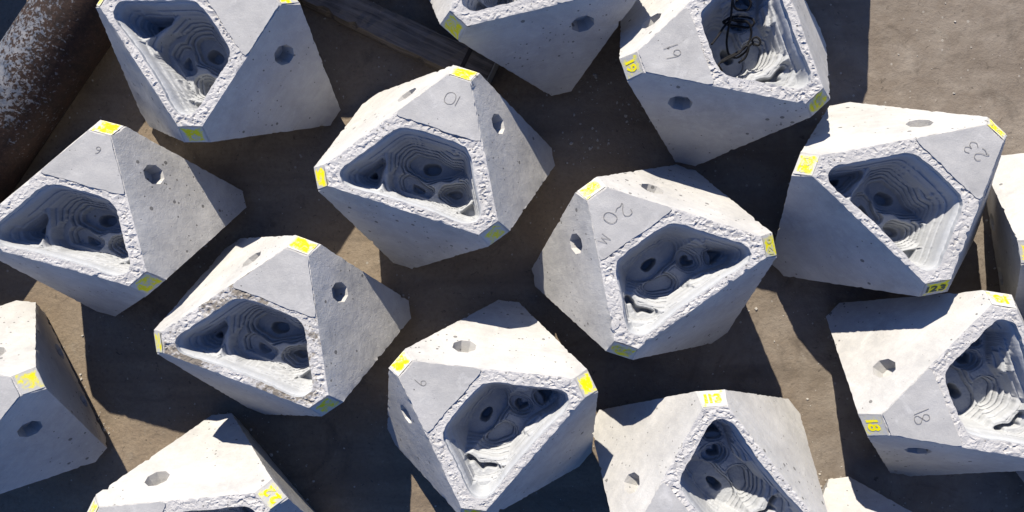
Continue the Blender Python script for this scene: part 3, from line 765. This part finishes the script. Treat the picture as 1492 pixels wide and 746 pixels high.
def pipe(p0, ang, length, rad):
    nseg, nl = 56, 60; vs, fs = [], []
    r = np.random.default_rng(3)
    for k in range(nl + 1):
        t = (k / nl - 0.5) * length
        for i in range(nseg):
            a = 2 * math.pi * i / nseg
            rr = rad + 0.004 * math.sin(5 * a + t * 2) + r.normal(0, 0.0008)
            vs.append((math.cos(a) * rr, t, math.sin(a) * rr))
    for k in range(nl):
        for i in range(nseg):
            fs.append([k * nseg + i, k * nseg + (i + 1) % nseg, (k + 1) * nseg + (i + 1) % nseg, (k + 1) * nseg + i])
    o = len(vs)
    for k in range(nl + 1):
        t = (k / nl - 0.5) * length
        for i in range(nseg):
            a = 2 * math.pi * i / nseg; vs.append((math.cos(a) * (rad - 0.025), t, math.sin(a) * (rad - 0.025)))
    for k in range(nl):
        for i in range(nseg):
            fs.append([o + k * nseg + i, o + (k + 1) * nseg + i, o + (k + 1) * nseg + (i + 1) % nseg, o + k * nseg + (i + 1) % nseg])
    for kk in (0, nl):
        for i in range(nseg):
            a, b = kk * nseg + i, kk * nseg + (i + 1) % nseg
            fs.append([a, b, o + b, o + a] if kk == nl else [b, a, o + a, o + b])
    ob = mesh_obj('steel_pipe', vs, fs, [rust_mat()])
    ob.location = p0; ob.rotation_euler = (0, 0, ang)
    return ob
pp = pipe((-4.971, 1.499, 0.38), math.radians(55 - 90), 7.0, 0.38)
tag(pp, 'thick rusty steel pipe with flaking pale coating lying in the upper left corner', 'pipe')

# timber beam
def wood_mat():
    m, nt, b = nodes_of('weathered_dark_timber'); g = NG(nt)
    tc = nt.nodes.new('ShaderNodeTexCoord'); mp = nt.nodes.new('ShaderNodeMapping'); nt.links.new(tc.outputs['Object'], mp.inputs[0])
    mp.inputs['Scale'].default_value = (1.0, 14.0, 14.0); v = mp.outputs[0]
    n1 = g.noise(v, 1.6, 6, 0.65, 0.6); n2 = g.noise(tc.outputs['Object'], 5.0, 5, 0.6)
    c = g.mix(g.ramp(n1, [(0.35, 0.0), (0.7, 1.0)]), (0.070, 0.060, 0.051), (0.20, 0.17, 0.142))
    c = g.mix(g.ramp(n2, [(0.5, 0.0), (0.75, 0.5)]), c, (0.19, 0.165, 0.14))
    nt.links.new(c, b.inputs['Base Color']); nt.links.new(g.bump(n1, 0.6, 0.015), b.inputs['Normal'])
    return m
WOOD = wood_mat()
beam_root = bpy.data.objects.new('timber_beam', None); link(beam_root)
bl = 3.4; bw = 0.30; bh = 0.22
ang = math.atan2(1.716 - 2.317, -1.049 + 2.302)
end = Vector((-0.56, 1.72, 0))
beam_root.location = end; beam_root.rotation_euler = (0, 0, ang)
tag(beam_root, 'long dark weathered timber beam lying in shade between the upper blocks', 'beam')
bm = bmesh.new()
nL = 60; rr = np.random.default_rng(5)
rows = []
jit = lambda k, e: 0.008 * math.sin(k * 0.13 + e * 9) + 0.003 * math.sin(k * 0.71 + e * 5) + rr.normal(0, .001)
prof = [(-bw / 2, 0), (-bw / 2, bh * .5), (-bw / 2 + .02, bh), (-bw * .15, bh + .004), (bw * .2, bh), (bw / 2 - .02, bh - .004), (bw / 2, bh * .5), (bw / 2, 0)]
for k in range(nL + 1):
    xx = -bl + bl * k / nL
    rows.append([bm.verts.new((xx, p[0] + jit(k, p[0]) - (0.03 if (rr.random() < .04 and abs(p[0]) > .12) else 0) * np.sign(p[0]), max(0.0, p[1] + rr.normal(0, .004) * (p[1] > 0)))) for p in prof])
for k in range(nL):
    for i in range(len(prof) - 1):
        bm.faces.new((rows[k][i], rows[k + 1][i], rows[k + 1][i + 1], rows[k][i + 1]))
bm.faces.new(rows[0]); bm.faces.new(rows[-1][::-1])
bmesh.ops.recalc_face_normals(bm, faces=bm.faces)
me = bpy.data.meshes.new('plank'); bm.to_mesh(me); bm.free(); me.materials.append(WOOD)
link(bpy.data.objects.new('plank', me), beam_root)
def boxes(name, bs, mat, parent):
    vs, fs = [], []
    for (x0, x1, y0, y1, z0, z1) in bs:
        o = len(vs)
        vs += [(x0, y0, z0), (x1, y0, z0), (x1, y1, z0), (x0, y1, z0), (x0, y0, z1), (x1, y0, z1), (x1, y1, z1), (x0, y1, z1)]
        fs += [[o + q for q in f] for f in ((0, 3, 2, 1), (4, 5, 6, 7), (0, 1, 5, 4), (1, 2, 6, 5), (2, 3, 7, 6), (3, 0, 4, 7))]
    ob = mesh_obj(name, vs, fs, [mat], parent, smooth=False)
    bv = ob.modifiers.new('edge', 'BEVEL'); bv.width = 0.006; bv.segments = 2
    return ob

strap = boxes('steel_strap', [(-0.275, -0.235, -bw / 2 - 0.008, bw / 2 + 0.008, 0.0, bh + 0.012)], M['strap'], beam_root)
brk = boxes('end_bracket', [(0.012, 0.026, -bw / 2 + 0.03, bw / 2 + 0.02, 0.02, bh + 0.05), (-0.09, 0.012, -bw / 2 + 0.03, -bw / 2 + 0.09, bh + 0.008, bh + 0.02)], M['bracket'], beam_root)

# loose grit and crumbs of concrete
gv, gf = [], []
gr_ = np.random.default_rng(21)
def pebble(px, py, r):
    o = len(gv); n = 7
    a0 = gr_.uniform(0, 6.28); rr_ = r * gr_.uniform(0.6, 1.2, n); st_ = gr_.uniform(0.6, 1.4)
    for k in range(n):
        a = a0 + 6.283 * k / n; gv.append((px + rr_[k] * math.cos(a) * st_, py + rr_[k] * math.sin(a), 0.0))
    for k in range(n):
        a = a0 + 6.283 * k / n; q = rr_[k] * gr_.uniform(0.5, 0.8); gv.append((px + q * math.cos(a) * st_, py + q * math.sin(a), r * gr_.uniform(0.5, 0.9)))
    gf.append([o + n + k for k in range(n)])
    for k in range(n): gf.append([o + k, o + (k + 1) % n, o + n + (k + 1) % n, o + n + k])
for _ in range(900):
    pebble(gr_.uniform(-5.6, 5.2), gr_.uniform(-2.9, 2.7), 0.003 + 0.010 * gr_.random() ** 3)
for cx, cy, n, sp in ((-4.40, -1.72, 26, 0.06), (2.62, -2.25, 40, 0.10), (0.55, 1.25, 60, 0.22), (2.2, -0.62, 8, 0.18), (-0.85, -1.75, 30, 0.2), (0.45, 1.62, 12, .05), (3.2, 1.2, 20, .5)):
    for _ in range(n):
        pebble(cx + gr_.normal(0, sp), cy + gr_.normal(0, sp), 0.004 + 0.014 * gr_.random() ** 2.5)
for sp in BLOCKS[:16]:
    th = math.radians(sp['th'])
    for k in range(3):
        a0_, a1_ = th + math.pi - k * 2 * math.pi / 3, th + math.pi - (k + 1) * 2 * math.pi / 3
        pa = np.array([math.cos(a0_), math.sin(a0_)]) * RB; pb = np.array([math.cos(a1_), math.sin(a1_)]) * RB
        for _ in range(16):
            q = pa + (pb - pa) * gr_.uniform(0.08, 0.92); q = q * (1 + abs(gr_.normal(0, 0.05)) + 0.015)
            pebble(sp['x'] + q[0], (sp['y'] + q[1]) * ASP, 0.004 + 0.013 * gr_.random() ** 2.5)
grit = mesh_obj('grit', np.array(gv), gf, [M['grit']], smooth=False)
tag(grit, 'pale grit and concrete crumbs scattered over the yard ground', 'grit', kind='stuff')

# ------------------------------------------------------------------ camera, light
cam = bpy.data.cameras.new('camera'); co = bpy.data.objects.new('camera', cam); link(co)
co.location = (0, 0, CAM_H); co.rotation_euler = (0, 0.04396, 0)
cam.sensor_width = 36.0; cam.lens = 1226.17 / 1492 * 36; cam.clip_end = 2000
scn.camera = co

AZ, EL = 104.5, 36.8              # direction to the sun, from +x anticlockwise
az, el = math.radians(AZ), math.radians(EL)
sd = bpy.data.lights.new('sun', 'SUN'); sd.energy = 5.0; sd.angle = math.radians(0.5); sd.color = (1.0, 0.92, 0.79)
so = bpy.data.objects.new('sun', sd); link(so)
dirv = Vector((math.cos(el) * math.cos(az), math.cos(el) * math.sin(az), math.sin(el)))
so.rotation_euler = dirv.to_track_quat('Z', 'Y').to_euler()
w = bpy.data.worlds.new('World'); scn.world = w; w.use_nodes = True
nt = w.node_tree; bg = nt.nodes['Background']
sky = nt.nodes.new('ShaderNodeTexSky'); sky.sky_type = 'NISHITA'; sky.sun_disc = False
sky.sun_elevation = el; sky.air_density = 1.0; sky.dust_density = 0.2; sky.ozone_density = 5.0; sky.sun_rotation = math.radians(90 - AZ)
tint = nt.nodes.new('ShaderNodeMix'); tint.data_type = 'RGBA'; tint.blend_type = 'MULTIPLY'; tint.inputs[0].default_value = 1.0
tint.inputs[7].default_value = (0.68, 0.92, 1.36, 1)      # a deep clear blue sky
nt.links.new(sky.outputs[0], tint.inputs[6]); nt.links.new(tint.outputs[2], bg.inputs[0]); bg.inputs[1].default_value = 0.06
vs_ = scn.view_settings; vs_.view_transform = 'Standard'; vs_.look = 'None'; vs_.exposure = 0.97; vs_.gamma = 1.0
vs_.use_curve_mapping = False
